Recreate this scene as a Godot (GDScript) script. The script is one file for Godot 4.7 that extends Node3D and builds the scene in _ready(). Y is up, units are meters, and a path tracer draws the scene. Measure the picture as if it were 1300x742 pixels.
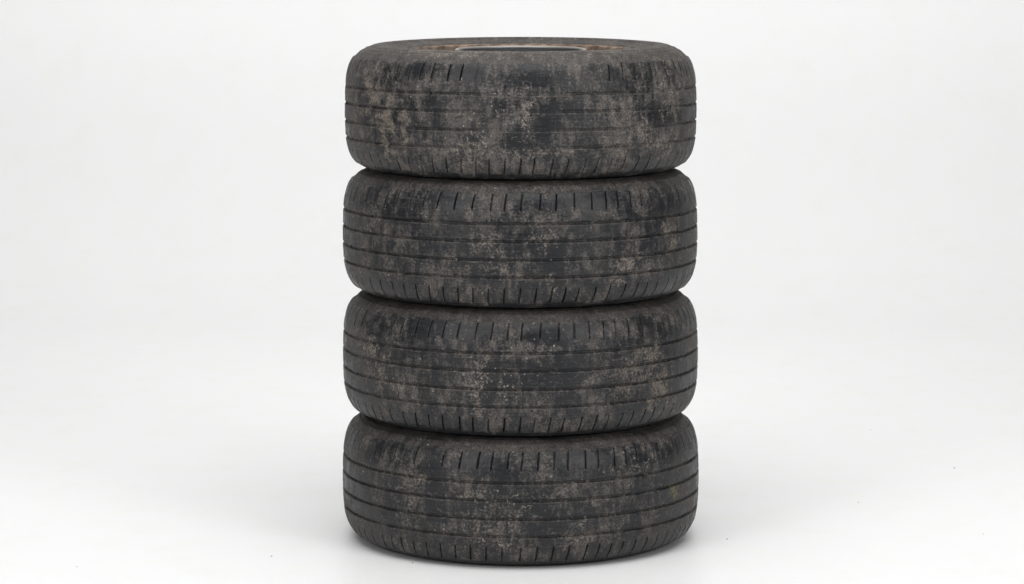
extends Node3D
# A stack of four worn, dusty car wheels on a white studio sweep. Metres, y up, camera looks along -z.

const TYRE_RADIUS := 0.317
const HALF_WIDTH := 0.1085
const TEX_W := 1400          # texels over half the circumference (the print repeats on the far half)
const TEX_H := 576           # texels from bead to bead

# half section of the tyre, tread centre to bead: radius, height (millimetres)
const SECTION := [[316.8, -20.0], [317.0, 0.0], [316.8, 20.0], [316.0, 40.0], [314.8, 55.0], [312.3, 68.0], [308.4, 80.0],
	[302.8, 89.8], [296.8, 96.6], [288.6, 101.8], [279.0, 105.4], [267.5, 107.6], [255.0, 108.5], [247.5, 108.2], [242.0, 107.2], [236.0, 105.3],
	[228.0, 103.4], [218.0, 102.1], [209.0, 101.4], [204.5, 98.0]]
const GROOVES := [0.0390, 0.0095, -0.0205, -0.0500]     # heights of the four grooves
const EDGES := [0.0905, 0.0965]                          # where the shoulder ends, above and below

var arc_r := PackedFloat32Array()     # section sampled every half millimetre of arc, from the tread centre
var arc_y := PackedFloat32Array()
var arc_len := 0.0
var lump := FastNoiseLite.new()
var grains := {}
var rng := RandomNumberGenerator.new()


func _ready() -> void:
	# ---------------------------------------------------------------- camera, surroundings, exposure
	var camera := Camera3D.new()
	camera.name = "camera"
	camera.projection = Camera3D.PROJECTION_FRUSTUM
	camera.near = 0.1
	camera.far = 60.0
	camera.size = 0.1 * 742.0 / 3580.0
	camera.frustum_offset = Vector2(0.0, -0.1 * 456.0 / 3580.0)
	camera.position = Vector3(-0.0154, 1.069, 5.03)
	add_child(camera)
	camera.current = true

	var env := Environment.new()
	env.background_mode = Environment.BG_COLOR
	env.background_color = Color(0, 0, 0)
	env.tonemap_mode = Environment.TONE_MAPPER_LINEAR
	env.tonemap_exposure = 1.39
	env.sdfgi_enabled = true
	env.ssao_enabled = true
	env.ssil_enabled = true
	var around := WorldEnvironment.new()
	around.name = "surroundings"
	around.environment = env
	add_child(around)

	# ---------------------------------------------------------------- studio lamps
	softbox("square white softbox hung level above the tyre stack", Vector3(0.0, 3.5, 1.5), Vector3(0.0, 0.0, 0.8), Vector2(4.2, 3.0), 6.2)
	softbox("upright white softbox standing beside the camera, aimed at the dark stack from its shaded side", Vector3(-2.6, 1.9, 3.4), Vector3(0.0, 0.5, 0.0), Vector2(1.4, 2.0), 3.0)
	softbox("upright white softbox standing opposite its twin, aimed across the stack", Vector3(2.8, 1.9, 3.2), Vector3(0.0, 0.5, 0.0), Vector2(1.4, 2.0), 3.3)
	softbox("wide white softbox hung behind the stack, washing the backdrop", Vector3(0.0, 4.2, -1.6), Vector3(0.0, 1.2, -4.4), Vector2(7.4, 1.2), 7.9)

	# ---------------------------------------------------------------- setting
	build_sweep()

	# ---------------------------------------------------------------- the wheels
	sample_section()
	make_grains()
	lump.seed = 11
	lump.frequency = 1.0
	lump.noise_type = FastNoiseLite.TYPE_SIMPLEX_SMOOTH
	lump.fractal_type = FastNoiseLite.FRACTAL_FBM
	lump.fractal_octaves = 3
	var pitch := 2.0 * HALF_WIDTH
	# lowest first; each is told by its own dirt
	wheel("worn black car tyre on the white floor, lowest of the stack, with a yellowish stain",
		Vector3(0.0, HALF_WIDTH, 0.0), 1.0, 3, 0.0)
	wheel("worn car tyre lying second from the floor, pale mud on its tread",
		Vector3(-0.0005, HALF_WIDTH + pitch, 0.0), 0.997, 2, 0.0)
	wheel("worn black car tyre just under the topmost one, crisp unbroken tread grooves",
		Vector3(-0.001, HALF_WIDTH + 2.0 * pitch, 0.002), 0.996, 1, 0.0)
	wheel("dustiest car tyre, topmost of the stack, bald smeared tread and open wheel rim showing",
		Vector3(0.0, HALF_WIDTH + 3.0 * pitch, 0.004), 0.988, 0, 0.0)

	build_crumbs()


# ==================================================================== small helpers

func mat(called: String, color: Color, rough: float, metal := 0.0) -> StandardMaterial3D:
	var m := StandardMaterial3D.new()
	m.resource_name = called
	m.albedo_color = color
	m.roughness = rough
	m.metallic = metal
	return m


func put_mesh(called: String, mesh: Mesh, m: Material, parent: Node) -> MeshInstance3D:
	var o := MeshInstance3D.new()
	o.name = called
	o.mesh = mesh
	o.material_override = m
	parent.add_child(o, true)
	return o


# a sheet of rows x columns points; columns may close on themselves
func sheet(p: PackedVector3Array, uv: PackedVector2Array, rows: int, cols: int, outward_first: bool) -> ArrayMesh:
	var normals := PackedVector3Array()
	normals.resize(p.size())
	var sign := 1.0 if outward_first else -1.0
	for j in rows:
		var up := (maxi(j - 1, 0)) * cols
		var dn := (mini(j + 1, rows - 1)) * cols
		for i in cols:
			var a := i - 1
			var b := i + 1
			if a < 0:
				a = cols - 2 if p[j * cols].distance_squared_to(p[j * cols + cols - 1]) < 1e-10 else 0
			if b >= cols:
				b = 1 if p[j * cols].distance_squared_to(p[j * cols + cols - 1]) < 1e-10 else cols - 1
			var along := p[j * cols + b] - p[j * cols + a]
			var across := p[dn + i] - p[up + i]
			normals[j * cols + i] = (across.cross(along) * sign).normalized()
	var index := PackedInt32Array()
	index.resize((rows - 1) * (cols - 1) * 6)
	var k := 0
	for j in rows - 1:
		for i in cols - 1:
			var a := j * cols + i
			var far := a + cols if outward_first else a + 1
			var near := a + 1 if outward_first else a + cols
			index[k] = a
			index[k + 1] = near
			index[k + 2] = far
			index[k + 3] = near
			index[k + 4] = a + cols + 1
			index[k + 5] = far
			k += 6
	var arrays := []
	arrays.resize(Mesh.ARRAY_MAX)
	arrays[Mesh.ARRAY_VERTEX] = p
	arrays[Mesh.ARRAY_NORMAL] = normals
	arrays[Mesh.ARRAY_TEX_UV] = uv
	arrays[Mesh.ARRAY_INDEX] = index
	var mesh := ArrayMesh.new()
	mesh.add_surface_from_arrays(Mesh.PRIMITIVE_TRIANGLES, arrays)
	return mesh


# a lathed outline of (radius, height) points, rounded round the y axis
func lathe(outline: Array, cols: int) -> ArrayMesh:
	var p := PackedVector3Array()
	var uv := PackedVector2Array()
	for j in outline.size():
		for i in cols + 1:
			var a := TAU * float(i % cols) / cols
			p.append(Vector3(outline[j][0] * sin(a), outline[j][1], outline[j][0] * cos(a)))
			uv.append(Vector2(float(i) / cols * 4.0, float(j) / outline.size()))
	return sheet(p, uv, outline.size(), cols + 1, true)


# ==================================================================== lamps and sweep

func softbox(label: String, at: Vector3, aim: Vector3, size: Vector2, energy: float) -> void:
	var o := Node3D.new()
	o.name = "softbox"
	add_child(o, true)
	o.set_meta("label", label)
	o.set_meta("category", "studio lamp")
	o.set_meta("group", "softboxes round the stack")
	var up := Vector3.UP if absf((aim - at).normalized().y) < 0.9 else Vector3.FORWARD
	o.look_at_from_position(at, aim, up)
	var st := SurfaceTool.new()
	st.begin(Mesh.PRIMITIVE_TRIANGLES)
	var back := Vector2(0.16, 0.16)
	var front := size * 0.5 + Vector2(0.02, 0.02)
	for q in 4:
		var c0: Vector2 = [Vector2(-1, -1), Vector2(1, -1), Vector2(1, 1), Vector2(-1, 1)][q]
		var c1: Vector2 = [Vector2(1, -1), Vector2(1, 1), Vector2(-1, 1), Vector2(-1, -1)][q]
		var a := Vector3(c0.x * front.x, c0.y * front.y, 0.0)
		var b := Vector3(c1.x * front.x, c1.y * front.y, 0.0)
		var c := Vector3(c1.x * back.x, c1.y * back.y, 0.5)
		var d := Vector3(c0.x * back.x, c0.y * back.y, 0.5)
		for v in [a, b, c, a, c, d]:
			st.add_vertex(v)
	st.generate_normals()
	put_mesh("housing", st.commit(), mat("black fabric", Color(0.06, 0.06, 0.065), 0.9), o)
	var face := BoxMesh.new()
	face.size = Vector3(size.x, size.y, 0.01)
	var glow := mat("lit diffuser cloth", Color(0.9, 0.9, 0.9), 0.8)
	glow.emission_enabled = true
	glow.emission = Color(1, 1, 1)
	glow.emission_energy_multiplier = 0.5
	var diffuser := put_mesh("diffuser", face, glow, o)
	diffuser.position = Vector3(0, 0, 0.02)
	var head := CylinderMesh.new()
	head.top_radius = 0.09
	head.bottom_radius = 0.09
	head.height = 0.34
	var flash := put_mesh("flash_head", head, mat("black enamel", Color(0.08, 0.08, 0.08), 0.5), o)
	flash.rotation.x = PI / 2
	flash.position = Vector3(0, 0, 0.65)
	var lamp := AreaLight3D.new()
	lamp.name = "softbox_light"
	lamp.area_size = size
	lamp.light_energy = energy
	lamp.light_color = Color(1.0, 1.0, 1.0)
	lamp.area_range = 20.0
	lamp.area_attenuation = 2.0
	lamp.shadow_enabled = true
	lamp.position = Vector3(0, 0, -0.01)
	o.add_child(lamp)


func build_sweep() -> void:
	# white painted studio floor running up into the wall through a wide cove
	var noise := FastNoiseLite.new()
	noise.seed = 5
	noise.frequency = 0.012
	noise.fractal_octaves = 6
	noise.domain_warp_enabled = true
	noise.domain_warp_amplitude = 40.0
	var ramp := Gradient.new()
	ramp.offsets = PackedFloat32Array([0.0, 0.3, 0.5, 1.0])
	ramp.colors = PackedColorArray([Color(0.932, 0.932, 0.926), Color(0.941, 0.941, 0.938), Color(0.943, 0.943, 0.942), Color(0.946, 0.946, 0.946)])
	var tex := NoiseTexture2D.new()
	tex.width = 1024
	tex.height = 1024
	tex.seamless = true
	tex.noise = noise
	tex.color_ramp = ramp
	var paint := mat("matt white studio paint", Color(1, 1, 1), 0.45)
	paint.albedo_texture = tex
	paint.uv1_triplanar = true
	paint.uv1_world_triplanar = true
	paint.uv1_scale = Vector3(0.55, 0.55, 0.55)

	var half := 6.0
	var p := PackedVector3Array()
	var uv := PackedVector2Array()
	for z in [-2.7, -1.5, -0.5, 0.5, 1.5, 3.0, 5.0, 8.0]:
		for i in 9:
			var x := -half + 2.0 * half * i / 8.0
			p.append(Vector3(x, 0.0, z))
			uv.append(Vector2(x, z))
	var floor_piece := put_mesh("floor", sheet(p, uv, 8, 9, true), paint, self)
	floor_piece.set_meta("kind", "structure")
	floor_piece.set_meta("label", "white painted studio floor with faint scuffs")

	p = PackedVector3Array()
	uv = PackedVector2Array()
	var rows := []
	for k in 25:
		var a := PI / 2 * k / 24.0
		rows.append(Vector2(-2.7 - 1.6 * sin(a), 1.6 - 1.6 * cos(a)))
	rows.append(Vector2(-4.3, 3.5))
	rows.append(Vector2(-4.3, 5.5))
	rows.reverse()
	for r in rows:
		for i in 9:
			var x := -half + 2.0 * half * i / 8.0
			p.append(Vector3(x, r.y, r.x))
			uv.append(Vector2(x, r.y))
	var wall := put_mesh("wall", sheet(p, uv, rows.size(), 9, true), paint, self)
	wall.set_meta("kind", "structure")
	wall.set_meta("label", "white studio wall curving smoothly up from the floor")


# ==================================================================== tyre section

func sample_section() -> void:
	var pts := []
	for q in SECTION:
		pts.append(Vector2(q[0], q[1]) * 0.001)
	var fine := PackedVector2Array()
	for k in range(1, pts.size() - 2):
		for t in 24:
			fine.append((pts[k] as Vector2).cubic_interpolate(pts[k + 1], pts[k - 1], pts[k + 2], t / 24.0))
	fine.append(pts[pts.size() - 2])
	fine.append(pts[pts.size() - 1])
	var step := 0.0005
	var want := 0.0
	var done := 0.0
	for k in fine.size() - 1:
		var d := fine[k].distance_to(fine[k + 1])
		while want <= done + d:
			var q := fine[k].lerp(fine[k + 1], (want - done) / maxf(d, 1e-9))
			arc_r.append(q.x)
			arc_y.append(q.y)
			want += step
		done += d
	arc_len = (arc_r.size() - 1) * step


# radius and height on the section at arc s (negative below the tread centre), sunk by depth
func at_arc(s: float, depth: float) -> Vector2:
	var t := absf(s) / 0.0005
	var k := clampi(int(t), 0, arc_r.size() - 2)
	var f := clampf(t - k, 0.0, 1.0)
	var r := lerpf(arc_r[k], arc_r[k + 1], f)
	var y := lerpf(arc_y[k], arc_y[k + 1], f)
	if depth != 0.0:
		var a := maxi(k - 2, 0)
		var b := mini(k + 3, arc_r.size() - 1)
		var tx := arc_r[b] - arc_r[a]
		var ty := arc_y[b] - arc_y[a]
		var l := sqrt(tx * tx + ty * ty)
		r -= ty / l * depth
		y += tx / l * depth
	return Vector2(r, y if s >= 0.0 else -y)


func arc_at_height(y: float) -> float:
	for k in arc_y.size():
		if arc_y[k] >= y:
			return k * 0.0005
	return arc_len


func tex_uv(theta: float, s: float) -> Vector2:
	return Vector2(theta / PI + 0.5, 0.5 - 0.5 * s / arc_len)


# ==================================================================== one wheel

func wheel(label: String, at: Vector3, size: float, which: int, turn: float) -> void:
	rng.seed = 100 + which
	var o := Node3D.new()
	o.name = "car_wheel"
	add_child(o, true)
	o.position = at
	o.rotation.y = turn
	o.scale = Vector3(size, 1.0, size)
	o.set_meta("label", label)
	o.set_meta("category", "tyre")
	o.set_meta("group", "worn wheels piled in one stack")
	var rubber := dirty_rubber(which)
	var grooves := GROOVES
	var half_groove := 0.0030
	var cols := 1200

	# the carcass: both sidewalls and the beds of the grooves, joined
	var st := SurfaceTool.new()
	st.begin(Mesh.PRIMITIVE_TRIANGLES)
	var edge := arc_at_height(EDGES[0])
	var low_edge := arc_at_height(EDGES[1])
	for side in [1.0, -1.0]:
		st.append_from(sidewall(side, (edge if side > 0.0 else low_edge) - 0.002, which), 0, Transform3D.IDENTITY)
	for g in 4:
		st.append_from(groove_bed(grooves[g], half_groove, cols, which, g), 0, Transform3D.IDENTITY)
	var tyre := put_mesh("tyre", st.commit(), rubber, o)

	for g in 3:
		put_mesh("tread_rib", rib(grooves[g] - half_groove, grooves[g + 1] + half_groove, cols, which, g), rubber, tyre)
	put_mesh("shoulder_rib", shoulder(1.0, grooves[0] + half_groove, edge, which), rubber, tyre)
	put_mesh("shoulder_rib", shoulder(-1.0, -grooves[3] + half_groove, low_edge, which), rubber, tyre)
	var rim := build_rim(o)
	if which == 0:
		rim.position.y = 0.0028
		rim.rotation.x = deg_to_rad(0.65)


func fill_of(which: int, g: int, theta: float) -> float:
	# how far a groove is packed with dirt or worn away there: 0 open, 1 level with the ribs
	var f := smoothstep(0.15, 0.75, lump.get_noise_3d(theta * 3.0, g * 9.1 + 50.0, which * 17.3)) * 0.55
	f += smoothstep(0.2, 0.6, lump.get_noise_3d(theta * 26.0, g * 5.7, which * 7.7 + 90.0)) * 0.7
	if which == 0:
		f += 0.25
		f += 0.85 * smoothstep(0.30, 0.14, absf(theta - [0.02, 0.0, -0.01, 0.0][g]))
		f += 0.35 * smoothstep(0.35, 0.2, absf(theta - 0.85))
	elif which == 2:
		f += 0.3 * smoothstep(0.35, 0.1, absf(theta + 0.95))
	return clampf(f, 0.0, 1.0)


func groove_bed(y: float, half: float, cols: int, which: int, g: int) -> ArrayMesh:
	var p := PackedVector3Array()
	var uv := PackedVector2Array()
	var rows := 7
	var s_mid := arc_at_height(absf(y)) * signf(y)
	for j in rows:
		var s := s_mid + (half + 0.0012) * (1.0 - 2.0 * j / (rows - 1.0))
		for i in cols + 1:
			var th := TAU * (i % cols) / cols - PI
			var f := fill_of(which, g, th)
			var crumb := 0.0010 * lump.get_noise_3d(th * 120.0, s * 900.0, which * 3.0 + g)
			var d := lerpf(0.0040, 0.0003, f) + crumb
			var q := at_arc(s, maxf(d, 0.0001))
			p.append(Vector3(q.x * sin(th), q.y, q.x * cos(th)))
			uv.append(tex_uv(TAU * float(i) / cols - PI, s))
	return sheet(p, uv, rows, cols + 1, true)


func worn(th: float, s: float, which: int) -> float:
	# shallow unevenness of old rubber
	return 0.0005 * lump.get_noise_3d(th * 9.0, s * 30.0, which * 11.0) + 0.00022 * lump.get_noise_3d(th * 70.0, s * 230.0, which * 5.0 + 31.0)


func rib(y_top: float, y_low: float, cols: int, which: int, g: int) -> ArrayMesh:
	var p := PackedVector3Array()
	var uv := PackedVector2Array()
	var s0 := arc_at_height(absf(y_top)) * signf(y_top)
	var s1 := arc_at_height(absf(y_low)) * signf(y_low)
	# (share across, distance from the edge, depth)
	var rows := [[0, -0.0022, 0.0060], [0, -0.0008, 0.0022], [0, -0.0001, 0.0004], [0, 0.0003, 0.00012], [0, 0.0009, 0.0]]
	for k in 9:
		rows.append([(k + 1) / 10.0, 0.0, 0.0])
	rows.append_array([[1, 0.0009, 0.0], [1, 0.0003, 0.00012], [1, -0.0001, 0.0004], [1, -0.0008, 0.0022], [1, -0.0022, 0.0060]])
	for row in rows:
		var share: float = row[0]
		for i in cols + 1:
			var th := TAU * (i % cols) / cols - PI
			var wob := 0.0006 * lump.get_noise_3d(th * 40.0, g * 4.0 + share * 7.0, which * 2.0)
			var chip := maxf(0.0, lump.get_noise_3d(th * 60.0, g * 6.0 + share * 13.0 + 70.0, which * 3.0) - 0.30) * 0.0042
			var s := lerpf(s0, s1, share)
			var d: float = row[2]
			if share == 0.0:
				s -= float(row[1]) + wob + chip
			elif share == 1.0:
				s += float(row[1]) + wob + chip
			if d < 0.001:
				d += worn(th, s, which)
			var q := at_arc(s, d)
			p.append(Vector3(q.x * sin(th), q.y, q.x * cos(th)))
			uv.append(tex_uv(TAU * float(i) / cols - PI, s))
	return sheet(p, uv, rows.size(), cols + 1, true)


func shoulder(side: float, y_groove: float, s_edge: float, which: int) -> ArrayMesh:
	# sipes cut across the shoulder at uneven pitch
	var s_in := arc_at_height(y_groove)
	var s_cut := arc_at_height(0.0600 if side > 0.0 else 0.0690)
	var angles := PackedFloat32Array()
	var a := 0.0
	while a < TAU - 0.05:
		angles.append(a)
		a += 0.0875 * [0.86, 1.0, 1.0, 1.16][rng.randi() % 4]
	var stretch := TAU / a
	var n := angles.size()
	# columns: angle, cut depth share
	var col_a := PackedFloat32Array()
	var col_d := PackedFloat32Array()
	var col_k := PackedInt32Array()
	var mm := 0.001 / TYRE_RADIUS
	for k in n:
		var c := angles[k] * stretch
		var nxt := (angles[k + 1] * stretch) if k < n - 1 else TAU
		var hw := (1.10 + rng.randf() * 0.5) * mm
		for q in [[-hw - 1.1 * mm, 0.0], [-hw - 0.25 * mm, 0.02], [-hw + 0.1 * mm, 0.35], [-hw + 0.3 * mm, 1.0], [hw - 0.3 * mm, 1.0], [hw - 0.1 * mm, 0.35], [hw + 0.25 * mm, 0.02], [hw + 1.1 * mm, 0.0]]:
			col_a.append(c + q[0])
			col_d.append(q[1])
			col_k.append(k)
		var from := c + hw + 1.1 * mm
		var to := nxt - 2.6 * mm
		for t in range(1, 12):
			col_a.append(lerpf(from, to, t / 12.0))
			col_d.append(0.0)
			col_k.append(k)
	var cut := PackedFloat32Array()
	var reach := PackedFloat32Array()
	for k in n:
		var th := wrapf(angles[k] * stretch, -PI, PI)
		var deep := clampf(0.85 + 0.55 * lump.get_noise_3d(th * 4.0, side * 3.0, which * 13.0 + 7.0) + rng.randf_range(-0.2, 0.2), 0.55, 1.1)
		if which == 0 and side > 0.0:
			deep *= 1.0 - 0.93 * smoothstep(0.42, 0.3, absf(th - 0.08))
		if which == 0 and side < 0.0:
			deep *= 0.8
		if which == 3 and side > 0.0:
			deep *= 0.9
		cut.append(deep)
		reach.append(rng.randf_range(-0.0015, 0.002))
	var cols := col_a.size() + 1
	# rows: arc, wall depth
	var rows := [[s_in - 0.0022, 0.0060], [s_in - 0.0008, 0.0022], [s_in - 0.0001, 0.0004], [s_in + 0.0003, 0.00012]]
	for k in range(1, 8):
		rows.append([lerpf(s_in, s_cut - 0.0025, k / 7.0), 0.0])
	for k in range(1, 5):
		rows.append([lerpf(s_cut - 0.0025, s_cut + 0.003, k / 4.0), 0.0])
	for k in range(1, 15):
		rows.append([lerpf(s_cut + 0.003, s_edge - 0.0015, k / 14.0), 0.0])
	rows.append([s_edge - 0.0005, 0.0003])
	rows.append([s_edge, 0.0012])
	rows.append([s_edge + 0.0001, 0.004])
	var p := PackedVector3Array()
	var uv := PackedVector2Array()
	for j in rows.size():
		var s0: float = rows[j][0]
		var wall: float = rows[j][1]
		var lean := 0.0
		if s0 > s_cut:
			lean = (s0 - s_cut) * 0.25 + (s0 - s_cut) * (s0 - s_cut) * 3.0
		for i in cols:
			var c := i % (cols - 1)
			var base := col_a[c]
			var th := base + side * lean
			var s := s0
			var d := wall
			if j < 4:
				var chip := maxf(0.0, lump.get_noise_3d(th * 60.0, side * 6.0, which * 3.0) - 0.28) * 0.0042
				s += chip
			if j > 3 or wall < 0.001:
				d += worn(th, s, which)
			if col_d[c] > 0.0:
				var k := col_k[c]
				var start := s_cut + reach[k]
				d = maxf(d, d + col_d[c] * cut[k] * 0.0050 * smoothstep(start - 0.0014, start + 0.0016, s))
			var q := at_arc(side * s, d)
			var w := wrapf(th, -PI, PI)
			p.append(Vector3(q.x * sin(th), q.y, q.x * cos(th)))
			uv.append(tex_uv(th + (TAU if i == cols - 1 else 0.0), side * s))
	return sheet(p, uv, rows.size(), cols, side < 0.0)


func sidewall(side: float, s_from: float, which: int) -> ArrayMesh:
	var cols := 640
	var rows := 84
	var p := PackedVector3Array()
	var uv := PackedVector2Array()
	for j in rows:
		var s := lerpf(s_from, arc_len, j / (rows - 1.0))
		var base := at_arc(s, 0.0)
		# moulded rings on the sidewall, sunk under the crest so that the tyres bear on the crest alone
		var sunk := 0.0008 * smoothstep(0.262, 0.275, base.x) + 0.0016 * smoothstep(0.288, 0.297, base.x)
		for ring in [[0.2850, 0.0014, 0.0010], [0.2790, 0.0012, -0.0012], [0.2710, 0.0016, 0.0018], [0.2460, 0.0020, -0.0014], [0.2385, 0.0022, 0.0020], [0.2220, 0.0016, 0.0018]]:
			var t: float = absf(base.x - ring[0]) / ring[1]
			sunk += ring[2] * maxf(0.0, 1.0 - t)
		for i in cols + 1:
			var th := TAU * (i % cols) / cols - PI
			var rough := 0.0
			if absf(base.x - 0.255) > 0.009:
				rough = 0.0005 * lump.get_noise_3d(th * 30.0, s * 90.0, which * 19.0 + side)
			var q := at_arc(side * s, sunk + rough)
			if which == 0 and side > 0.0:      # nothing presses on the topmost sidewall: it bulges unevenly
				q.y += 0.0031 * (1.0 - cos(th)) * smoothstep(0.290, 0.262, base.x)
			p.append(Vector3(q.x * sin(th), q.y, q.x * cos(th)))
			uv.append(tex_uv(TAU * float(i) / cols - PI, side * s))
	return sheet(p, uv, rows, cols + 1, side < 0.0)


var rim_parts := []

func build_rim(o: Node3D) -> MeshInstance3D:
	if rim_parts.is_empty():
		var rust := FastNoiseLite.new()
		rust.seed = 77
		rust.frequency = 0.02
		rust.fractal_octaves = 5
		var ramp := Gradient.new()
		ramp.offsets = PackedFloat32Array([0.0, 0.4, 0.6, 1.0])
		ramp.colors = PackedColorArray([Color(0.25, 0.2, 0.17), Color(0.4, 0.34, 0.29), Color(0.5, 0.43, 0.37), Color(0.63, 0.56, 0.49)])
		var tex := NoiseTexture2D.new()
		tex.width = 512
		tex.height = 256
		tex.seamless = true
		tex.noise = rust
		tex.color_ramp = ramp
		var steel := mat("dusty rusted steel", Color(1, 1, 1), 0.85)
		steel.albedo_texture = tex
		var bare := mat("bare light alloy", Color(0.60, 0.58, 0.56), 0.45, 0.5)
		var hub := mat("dark grey hub", Color(0.22, 0.225, 0.23), 0.75)
		var h := HALF_WIDTH
		var flange := [[0.2062, h - 0.018], [0.2066, h - 0.0108], [0.2055, h - 0.0092], [0.2032, h - 0.0095], [0.2012, h - 0.0125], [0.1990, h - 0.0240], [0.1950, h - 0.0320],
			[0.1860, h - 0.0370], [0.1790, h - 0.0600], [0.1760, -h + 0.0600], [0.1900, -h + 0.0330], [0.2020, -h + 0.0120], [0.2085, -h + 0.0105], [0.2075, -h + 0.018]]
		var disc := [[0.1815, h - 0.0420], [0.1700, h - 0.0330], [0.1550, h - 0.0240], [0.1400, h - 0.0190], [0.1280, h - 0.0165], [0.1200, h - 0.0150], [0.1195, h - 0.0220]]
		var ring := [[0.1200, h - 0.0200], [0.1195, h - 0.0120], [0.1185, h - 0.0092], [0.1168, h - 0.0080], [0.1150, h - 0.0083], [0.1138, h - 0.0096], [0.1134, h - 0.0120]]
		var bowl := [[0.1135, h - 0.0110], [0.1125, h - 0.0300], [0.1090, h - 0.0480], [0.0800, h - 0.0520], [0.0500, h - 0.0530], [0.0420, h - 0.0450], [0.0330, h - 0.0430], [0.0001, h - 0.0425]]
		rim_parts = [["rim", lathe(flange, 160), steel], ["wheel_disc", lathe(disc, 160), steel], ["centre_ring", lathe(ring, 160), bare], ["hub_bowl", lathe(bowl, 120), hub]]
	var rim: MeshInstance3D
	for k in rim_parts.size():
		var piece := put_mesh(rim_parts[k][0], rim_parts[k][1], rim_parts[k][2], o if k == 0 else rim)
		if k == 0:
			rim = piece
		elif rim_parts[k][0] == "centre_ring":
			piece.set_meta("label", "pale bare metal ring raised round the hub")
	return rim


# ==================================================================== dirt

func grain_image(called: String, w: int, h: int, frequency: float, octaves: int, seed_: int, warp := 0.0) -> void:
	var n := FastNoiseLite.new()
	n.seed = seed_
	n.frequency = frequency
	n.noise_type = FastNoiseLite.TYPE_SIMPLEX_SMOOTH
	n.fractal_octaves = octaves
	n.fractal_gain = 0.55
	if warp > 0.0:
		n.domain_warp_enabled = true
		n.domain_warp_amplitude = warp
		n.domain_warp_frequency = 0.02
	var im := n.get_seamless_image(w, h)
	im.convert(Image.FORMAT_L8)
	if w != TEX_W or h != TEX_H:
		im.resize(TEX_W, TEX_H, Image.INTERPOLATE_CUBIC)
	grains[called] = im.get_data()


func make_grains() -> void:
	grain_image("cloud", TEX_W, TEX_H, 0.0075, 5, 21, 30.0)
	grain_image("patch", TEX_W, TEX_H, 0.028, 5, 22, 12.0)
	grain_image("fine", TEX_W, TEX_H, 0.11, 3, 23)
	grain_image("grit", TEX_W, TEX_H, 0.33, 2, 24)
	grain_image("streak", 140, TEX_H, 0.16, 3, 25)
	grain_image("long_streak", 35, TEX_H, 0.3, 2, 26)
	grain_image("drag", TEX_W, 144, 0.05, 4, 27)


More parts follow.
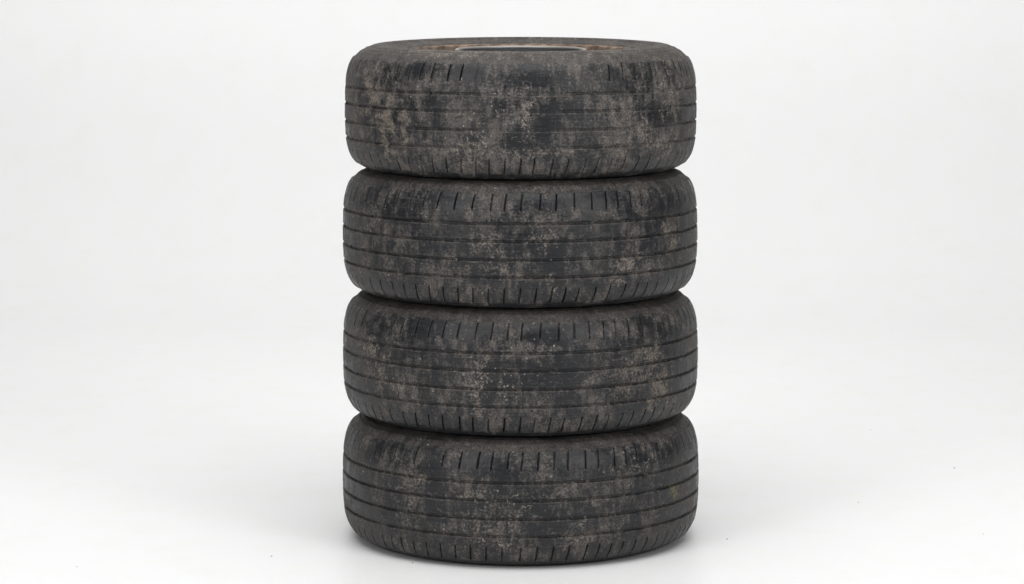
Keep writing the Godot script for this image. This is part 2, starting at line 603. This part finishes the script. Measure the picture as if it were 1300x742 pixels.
# stains of each tyre where the photograph shows them: kind, angle, height (m), half width (rad), half height (m), strength
# kinds: "dust" adds or removes the brown film, "mud" pale dried clay, "fleck" clusters of bright crumbs, "tan" ochre clay, "moss" greenish
func stains(which: int) -> Array:
	match which:
		0:
			return [["tan", -0.98, 0.03, 0.09, 0.045, 0.75], ["tan", -0.84, -0.018, 0.10, 0.055, 0.85], ["tan", -0.70, -0.012, 0.05, 0.040, 0.8], ["tan", -1.20, 0.0, 0.10, 0.03, 0.4],
				["dust", -0.52, 0.03, 0.14, 0.03, -0.55], ["dust", -0.55, -0.012, 0.16, 0.020, -0.5], ["dust", -0.42, 0.075, 0.25, 0.02, -0.7], ["dust", 0.02, 0.068, 0.36, 0.024, -1.0],
				["dust", -0.22, 0.005, 0.20, 0.05, 0.45], ["dust", -0.09, 0.02, 0.09, 0.020, -0.8], ["dust", -0.03, -0.035, 0.08, 0.020, -0.9], ["dust", 0.14, 0.0, 0.09, 0.05, -1.1],
				["mud", 0.035, 0.01, 0.035, 0.045, 0.6], ["fleck", -0.15, 0.010, 0.14, 0.035, 1.0], ["fleck", -0.26, -0.028, 0.10, 0.030, 0.9], ["mud", -0.30, -0.060, 0.10, 0.020, 0.4],
				["dust", 0.36, 0.015, 0.18, 0.045, -0.45], ["mud", 0.62, 0.0, 0.11, 0.040, 0.30], ["mud", 0.58, -0.05, 0.10, 0.02, 0.4], ["dust", 0.86, -0.005, 0.10, 0.028, -0.75], ["mud", 0.74, -0.022, 0.07, 0.018, 0.6],
				["mud", 0.95, 0.02, 0.10, 0.04, 0.35], ["tan", 1.1, 0.09, 0.2, 0.012, 0.5], ["mud", 0.95, -0.055, 0.15, 0.02, 0.45], ["mud", 0.05, -0.058, 0.22, 0.008, 0.55],
				["dust", 0.0, 0.105, 1.8, 0.012, 0.9], ["mud", -0.4, 0.1075, 0.5, 0.006, 0.5], ["mud", 0.5, 0.1075, 0.5, 0.006, 0.35]]
		1:
			return [["dust", -0.42, 0.075, 0.18, 0.018, -0.9], ["dust", 0.22, 0.070, 0.20, 0.020, -0.7], ["dust", -0.2, 0.030, 0.06, 0.02, -0.5], ["dust", -0.25, -0.010, 0.08, 0.012, -0.7], ["dust", 0.22, -0.02, 0.20, 0.025, -0.7],
				["mud", -0.18, 0.006, 0.08, 0.02, 0.40], ["mud", -0.10, -0.03, 0.08, 0.016, 0.5], ["mud", 0.10, 0.02, 0.07, 0.03, 0.30], ["fleck", 0.06, 0.02, 0.12, 0.03, 0.5], ["dust", 0.78, 0.0, 0.10, 0.02, -0.6],
				["tan", 0.93, 0.022, 0.07, 0.024, 0.75], ["tan", 0.98, -0.012, 0.07, 0.03, 0.7], ["mud", 0.62, -0.03, 0.09, 0.022, 0.65], ["mud", 0.55, -0.06, 0.08, 0.015, 0.55], ["fleck", 0.68, 0.03, 0.05, 0.02, 0.8],
				["fleck", 0.17, -0.062, 0.03, 0.014, 1.0], ["fleck", -0.95, 0.04, 0.12, 0.03, 0.5], ["dust", -0.9, 0.0, 0.3, 0.05, 0.25], ["dust", 0.0, 0.105, 1.8, 0.010, 0.5], ["mud", 0.2, 0.098, 0.35, 0.004, 0.4]]
		2:
			return [["tan", -0.96, 0.036, 0.09, 0.020, 0.65], ["tan", -0.88, 0.008, 0.07, 0.014, 0.6], ["mud", -0.86, -0.012, 0.08, 0.03, 0.55], ["mud", -0.72, -0.028, 0.1, 0.02, 0.45], ["dust", -0.45, 0.075, 0.2, 0.02, -0.8],
				["dust", 0.18, 0.07, 0.2, 0.02, -0.9], ["dust", 0.2, 0.0, 0.26, 0.045, -0.55], ["mud", -0.22, 0.012, 0.05, 0.03, 0.5], ["mud", -0.24, -0.03, 0.05, 0.045, 0.6], ["fleck", -0.17, 0.0, 0.18, 0.05, 0.8],
				["fleck", -0.06, -0.032, 0.06, 0.012, 0.8], ["tan", 0.64, 0.0, 0.13, 0.025, 0.55], ["tan", 0.78, 0.02, 0.12, 0.03, 0.65], ["tan", 0.60, -0.03, 0.1, 0.02, 0.6], ["tan", 0.86, -0.03, 0.09, 0.04, 0.7], ["tan", 0.80, -0.055, 0.06, 0.02, 0.7],
				["dust", 0.8, 0.004, 0.06, 0.012, -0.6], ["dust", 0.0, 0.100, 1.8, 0.010, 0.8], ["moss", 0.2, -0.098, 0.12, 0.004, 0.6], ["dust", -0.28, 0.0, 0.08, 0.014, -0.4]]
		_:
			return [["mud", -0.60, 0.036, 0.10, 0.022, 0.45], ["mud", -0.66, 0.0, 0.10, 0.05, 0.3], ["slab", -0.47, 0.02, 0.06, 0.05, -0.8], ["tan", -0.57, 0.042, 0.035, 0.008, 0.8], ["dust", -0.30, 0.072, 0.22, 0.022, -0.6],
				["dust", 0.1, 0.07, 0.2, 0.02, -0.5], ["mud", -0.22, 0.02, 0.10, 0.018, 0.45], ["mud", -0.18, -0.03, 0.14, 0.05, 0.3], ["fleck", -0.14, 0.008, 0.20, 0.028, 0.8], ["fleck", -0.15, -0.055, 0.16, 0.022, 1.0],
				["fleck", -0.42, -0.022, 0.16, 0.02, 0.5], ["dust", 0.14, -0.03, 0.14, 0.05, -0.6], ["dust", 0.36, 0.0, 0.14, 0.02, -0.7], ["mud", 0.30, -0.03, 0.06, 0.02, 0.55], ["mud", 0.28, -0.055, 0.12, 0.02, 0.4],
				["moss", 0.98, 0.0, 0.06, 0.025, 0.95], ["tan", 0.99, 0.006, 0.05, 0.018, 0.5], ["dust", 0.9, 0.005, 0.08, 0.014, -0.6], ["fleck", 0.72, 0.06, 0.2, 0.03, 0.5], ["moss", 0.0, -0.099, 0.12, 0.004, 0.6], ["dust", 0.0, 0.100, 1.8, 0.010, 0.6]]
	return []


func height_to_row(y: float) -> float:
	var s := arc_at_height(minf(absf(y), HALF_WIDTH - 0.0002)) * signf(y)
	return (0.5 - 0.5 * s / arc_len) * TEX_H


func dirty_rubber(which: int) -> StandardMaterial3D:
	var w := TEX_W
	var h := TEX_H
	var size := w * h
	var film := PackedFloat32Array()
	film.resize(size)
	var clay := film.duplicate()
	var ochre := film.duplicate()
	var moss := film.duplicate()
	var fleck := film.duplicate()
	var grit: PackedByteArray = grains.grit
	var fine: PackedByteArray = grains.fine
	var patch: PackedByteArray = grains.patch
	var cloud: PackedByteArray = grains.cloud
	var streak: PackedByteArray = grains.streak
	var long_streak: PackedByteArray = grains.long_streak
	var drag: PackedByteArray = grains.drag
	for b in stains(which):
		var row: float = height_to_row(b[2])
		var rows: float = absf(height_to_row(b[2] - b[4] if b[2] > 0.0 else b[2] + b[4]) - row)
		var col: float = (b[1] / PI + 0.5) * w
		var wide: float = b[3] / PI * w
		var slab: bool = b[0] == "slab"
		var reach := 1.0 if slab else 1.5
		for y in range(maxi(0, int(row - reach * rows)), mini(h - 1, int(row + reach * rows)) + 1):
			var dy := (y - row) / rows
			for x in range(int(col - reach * wide), int(col + reach * wide) + 1):
				var dx := (x - col) / wide
				var k := y * w + posmod(x, w)
				var ragged := (patch[(k + which * 77777) % size] - 128.0) / 128.0
				var f := 1.0
				if not slab:
					f = clampf(1.45 - 1.25 * sqrt(dx * dx + dy * dy) + 1.1 * ragged, 0.0, 1.0)
				elif dx > 0.4:
					f = clampf(1.0 - (dx - 0.4) * 1.7, 0.0, 1.0)
				var v: float = f * b[5]
				match b[0]:
					"dust", "slab": film[k] += v * 0.42
					"mud": clay[k] = maxf(clay[k], v)
					"tan": ochre[k] = maxf(ochre[k], v)
					"moss": moss[k] = maxf(moss[k], v)
					"fleck": fleck[k] = maxf(fleck[k], v)
	# hair-thin squiggles and scratches of dried mud
	var marks := film.duplicate()
	marks.fill(0.0)
	for n in 420:
		var x := rng.randf() * w
		var y := rng.randf_range(0.2, 0.8) * h
		var k0 := int(y) * w + int(x) % w
		var strong := 0.12 + 0.25 * rng.randf() + 0.5 * fleck[k0] + 0.25 * clay[k0]
		if rng.randf() > 0.35 + fleck[k0] * 2.0 + clay[k0]:
			continue
		var a := rng.randf() * TAU
		var curl := rng.randf_range(-0.14, 0.14)
		for t in rng.randi_range(4, 15):
			var k := clampi(int(y), 0, h - 1) * w + posmod(int(x), w)
			marks[k] = maxf(marks[k], strong)
			marks[(k + 1) % size] = maxf(marks[(k + 1) % size], strong * 0.8)
			marks[(k + w) % size] = maxf(marks[(k + w) % size], strong * 0.6)
			a += curl + rng.randf_range(-0.45, 0.45)
			x += cos(a)
			y += sin(a) * 0.9
	for n in 2600:                                           # loose crumbs of pale grit
		var x := rng.randi() % w
		var y := int(rng.randf_range(0.18, 0.82) * h)
		var k := y * w + x
		if rng.randf() < 0.06 + fleck[k] * 0.9 + clay[k] * 0.25:
			var strong := rng.randf_range(0.35, 1.0)
			var big := rng.randi_range(2, 4)
			for dy in big:
				for dx in big:
					if rng.randf() < 0.7:
						marks[posmod(k + dy * w + dx, size)] = strong * rng.randf_range(0.5, 1.0)
	var bias: float = [0.15, 0.03, 0.03, 0.02][which]
	var off: int = which * (w * 137 + 331)
	var off2: int = which * (w * 71 + 911) + 4567
	var rgb := PackedByteArray()
	rgb.resize(size * 3)
	var rough := PackedByteArray()
	rough.resize(size)
	var relief := PackedByteArray()
	relief.resize(size)
	var edge_row := height_to_row(EDGES[0] - 0.001)
	var low_row := height_to_row(-EDGES[1] + 0.001)
	var caked: float = [0.55, 0.30, 0.42, 0.32][which]     # the upper sidewalls; the lower ones are barer and darkened as painted shade
	var pale: float = [1.02, 0.92, 0.93, 0.89][which]        # dust tone per tyre, palest on the topmost, darkest on the lowest
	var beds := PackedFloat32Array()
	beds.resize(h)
	for y in h:          # dust and painted top light along the rib edges just below the grooves
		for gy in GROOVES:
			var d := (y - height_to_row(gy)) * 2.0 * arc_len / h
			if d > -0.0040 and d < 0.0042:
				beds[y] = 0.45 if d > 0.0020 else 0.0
	for y in h:
		for x in w:
			var k := y * w + x
			var a := (k + off) % size
			var b := (k + off2) % size
			var c := cloud[a] / 255.0 - 0.5
			var p := patch[a] / 255.0 - 0.5
			var f := fine[b] / 255.0 - 0.5
			var g := grit[b] / 255.0 - 0.5
			var s := streak[b] / 255.0 - 0.5
			var l := long_streak[a] / 255.0 - 0.5
			var dr := drag[b] / 255.0 - 0.5
			# road dust caked on the upper sidewall, bare rubber with painted shade on the lower, ending in a ragged line at the moulded shoulder edge
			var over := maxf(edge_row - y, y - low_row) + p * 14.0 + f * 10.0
			var cake_and_shade := (caked if y < h / 2 else -0.3) * clampf(over * 0.25, 0.0, 1.0)
			var dust := clampf((0.66 + bias + c * 0.85 + p * 0.55 + f * 0.5 + g * 0.25 + s * 0.25 + dr * 0.75 + film[k] + cake_and_shade + beds[y] * (0.7 + p) - 0.44) * 1.9, 0.0, 1.0)
			dust = dust * (0.85 + 0.5 * g)
			# bare rubber, scuffed along the running direction
			var tone := 1.0 + s * 0.30 + l * 0.30 + g * 0.22 + f * 0.2
			var r := 0.146 * tone
			var gr := 0.149 * tone
			var bl := 0.157 * tone
			var coat := pale + p * 0.35 + f * 0.5 + g * 0.55 + c * 0.3 + dr * 0.25
			var t := clampf(dust, 0.0, 1.0) * 0.88
			r = lerpf(r, 0.355 * coat, t)
			gr = lerpf(gr, 0.334 * coat, t)
			bl = lerpf(bl, 0.318 * coat, t)
			# chalky flecks where the film has dried thick
			var chalk := clampf((p * 0.9 + f * 1.3 + g * 1.1 + c * 0.5 - 0.34) * 2.4, 0.0, 1.0) * t * 0.6
			r = lerpf(r, 0.50, chalk)
			gr = lerpf(gr, 0.475, chalk)
			bl = lerpf(bl, 0.445, chalk)
			var m := clay[k]
			if m > 0.0:
				m = clampf((m + f * 1.1 + g * 1.0 + p * 0.7 - 0.22) * 1.5, 0.0, 1.0) * 0.75
				r = lerpf(r, 0.52, m)
				gr = lerpf(gr, 0.48, m)
				bl = lerpf(bl, 0.44, m)
			var o := ochre[k]
			if o > 0.0:
				o = clampf((o + f * 1.5 + g * 1.4 + p * 0.9 - 0.30) * 1.4, 0.0, 1.0) * 0.76
				r = lerpf(r, 0.50, o)
				gr = lerpf(gr, 0.462, o)
				bl = lerpf(bl, 0.410, o)
			var q := moss[k]
			if q > 0.0:
				q = clampf((q + f * 1.4 + g * 1.3 - 0.45) * 1.4, 0.0, 1.0) * 0.55
				r = lerpf(r, 0.44, q)
				gr = lerpf(gr, 0.43, q)
				bl = lerpf(bl, 0.26, q)
			var k_mark := marks[k]
			if k_mark > 0.0:
				r = lerpf(r, 0.72, k_mark)
				gr = lerpf(gr, 0.69, k_mark)
				bl = lerpf(bl, 0.63, k_mark)
			rgb[k * 3] = clampi(int(r * 255.0), 0, 255)
			rgb[k * 3 + 1] = clampi(int(gr * 255.0), 0, 255)
			rgb[k * 3 + 2] = clampi(int(bl * 255.0), 0, 255)
			var cover := maxf(maxf(t, m), maxf(o, k_mark))
			rough[k] = clampi(int((0.36 + 0.58 * cover + s * 0.1 + g * 0.08) * 255.0), 0, 255)
			relief[k] = clampi(int((0.25 + 0.22 * t * (1.0 + g) + 0.3 * maxf(m, o) * (0.7 + f) + 0.45 * k_mark + 0.18 * g + 0.12 * f + 0.1 * s) * 255.0), 0, 255)
	var mt := mat("dusty worn rubber", Color(1, 1, 1), 1.0)
	mt.metallic_specular = 0.38
	mt.albedo_texture = ImageTexture.create_from_image(Image.create_from_data(w, h, false, Image.FORMAT_RGB8, rgb))
	mt.roughness_texture = ImageTexture.create_from_image(Image.create_from_data(w, h, false, Image.FORMAT_L8, rough))
	mt.roughness_texture_channel = BaseMaterial3D.TEXTURE_CHANNEL_RED
	mt.heightmap_enabled = true
	mt.heightmap_texture = ImageTexture.create_from_image(Image.create_from_data(w, h, false, Image.FORMAT_L8, relief))
	mt.heightmap_scale = 0.09
	return mt


# ==================================================================== crumbs on the floor

func build_crumbs() -> void:
	var dark := mat("dry dirt", Color(0.50, 0.48, 0.45), 0.95)
	rng.seed = 9
	var spots := [[-0.893, 0.244], [-0.749, 0.277], [-0.428, 0.198], [-0.184, 0.25], [0.756, -1.03], [0.868, -0.60], [0.635, -0.26], [0.823, 0.02], [0.364, 0.06]]
	for q in spots:
		var st := SurfaceTool.new()
		st.begin(Mesh.PRIMITIVE_TRIANGLES)
		var ring := []
		var size := rng.randf_range(0.0010, 0.0021)
		for k in 7:
			var a := TAU * k / 7.0
			ring.append(Vector3(cos(a), 0.0, sin(a)) * size * rng.randf_range(0.6, 1.5))
		var tip := Vector3(rng.randf_range(-0.3, 0.3) * size, size * 0.9, 0.0)
		for k in 7:
			st.add_vertex(tip)
			st.add_vertex(ring[k])
			st.add_vertex(ring[(k + 1) % 7])
		st.generate_normals()
		var o := put_mesh("dirt_crumb", st.commit(), dark, self)
		o.position = Vector3(q[0], 0.0, q[1])
		o.set_meta("label", "tiny dark crumb of dirt lying on the white floor")
		o.set_meta("category", "dirt crumb")
		o.set_meta("group", "crumbs of dirt on the floor")
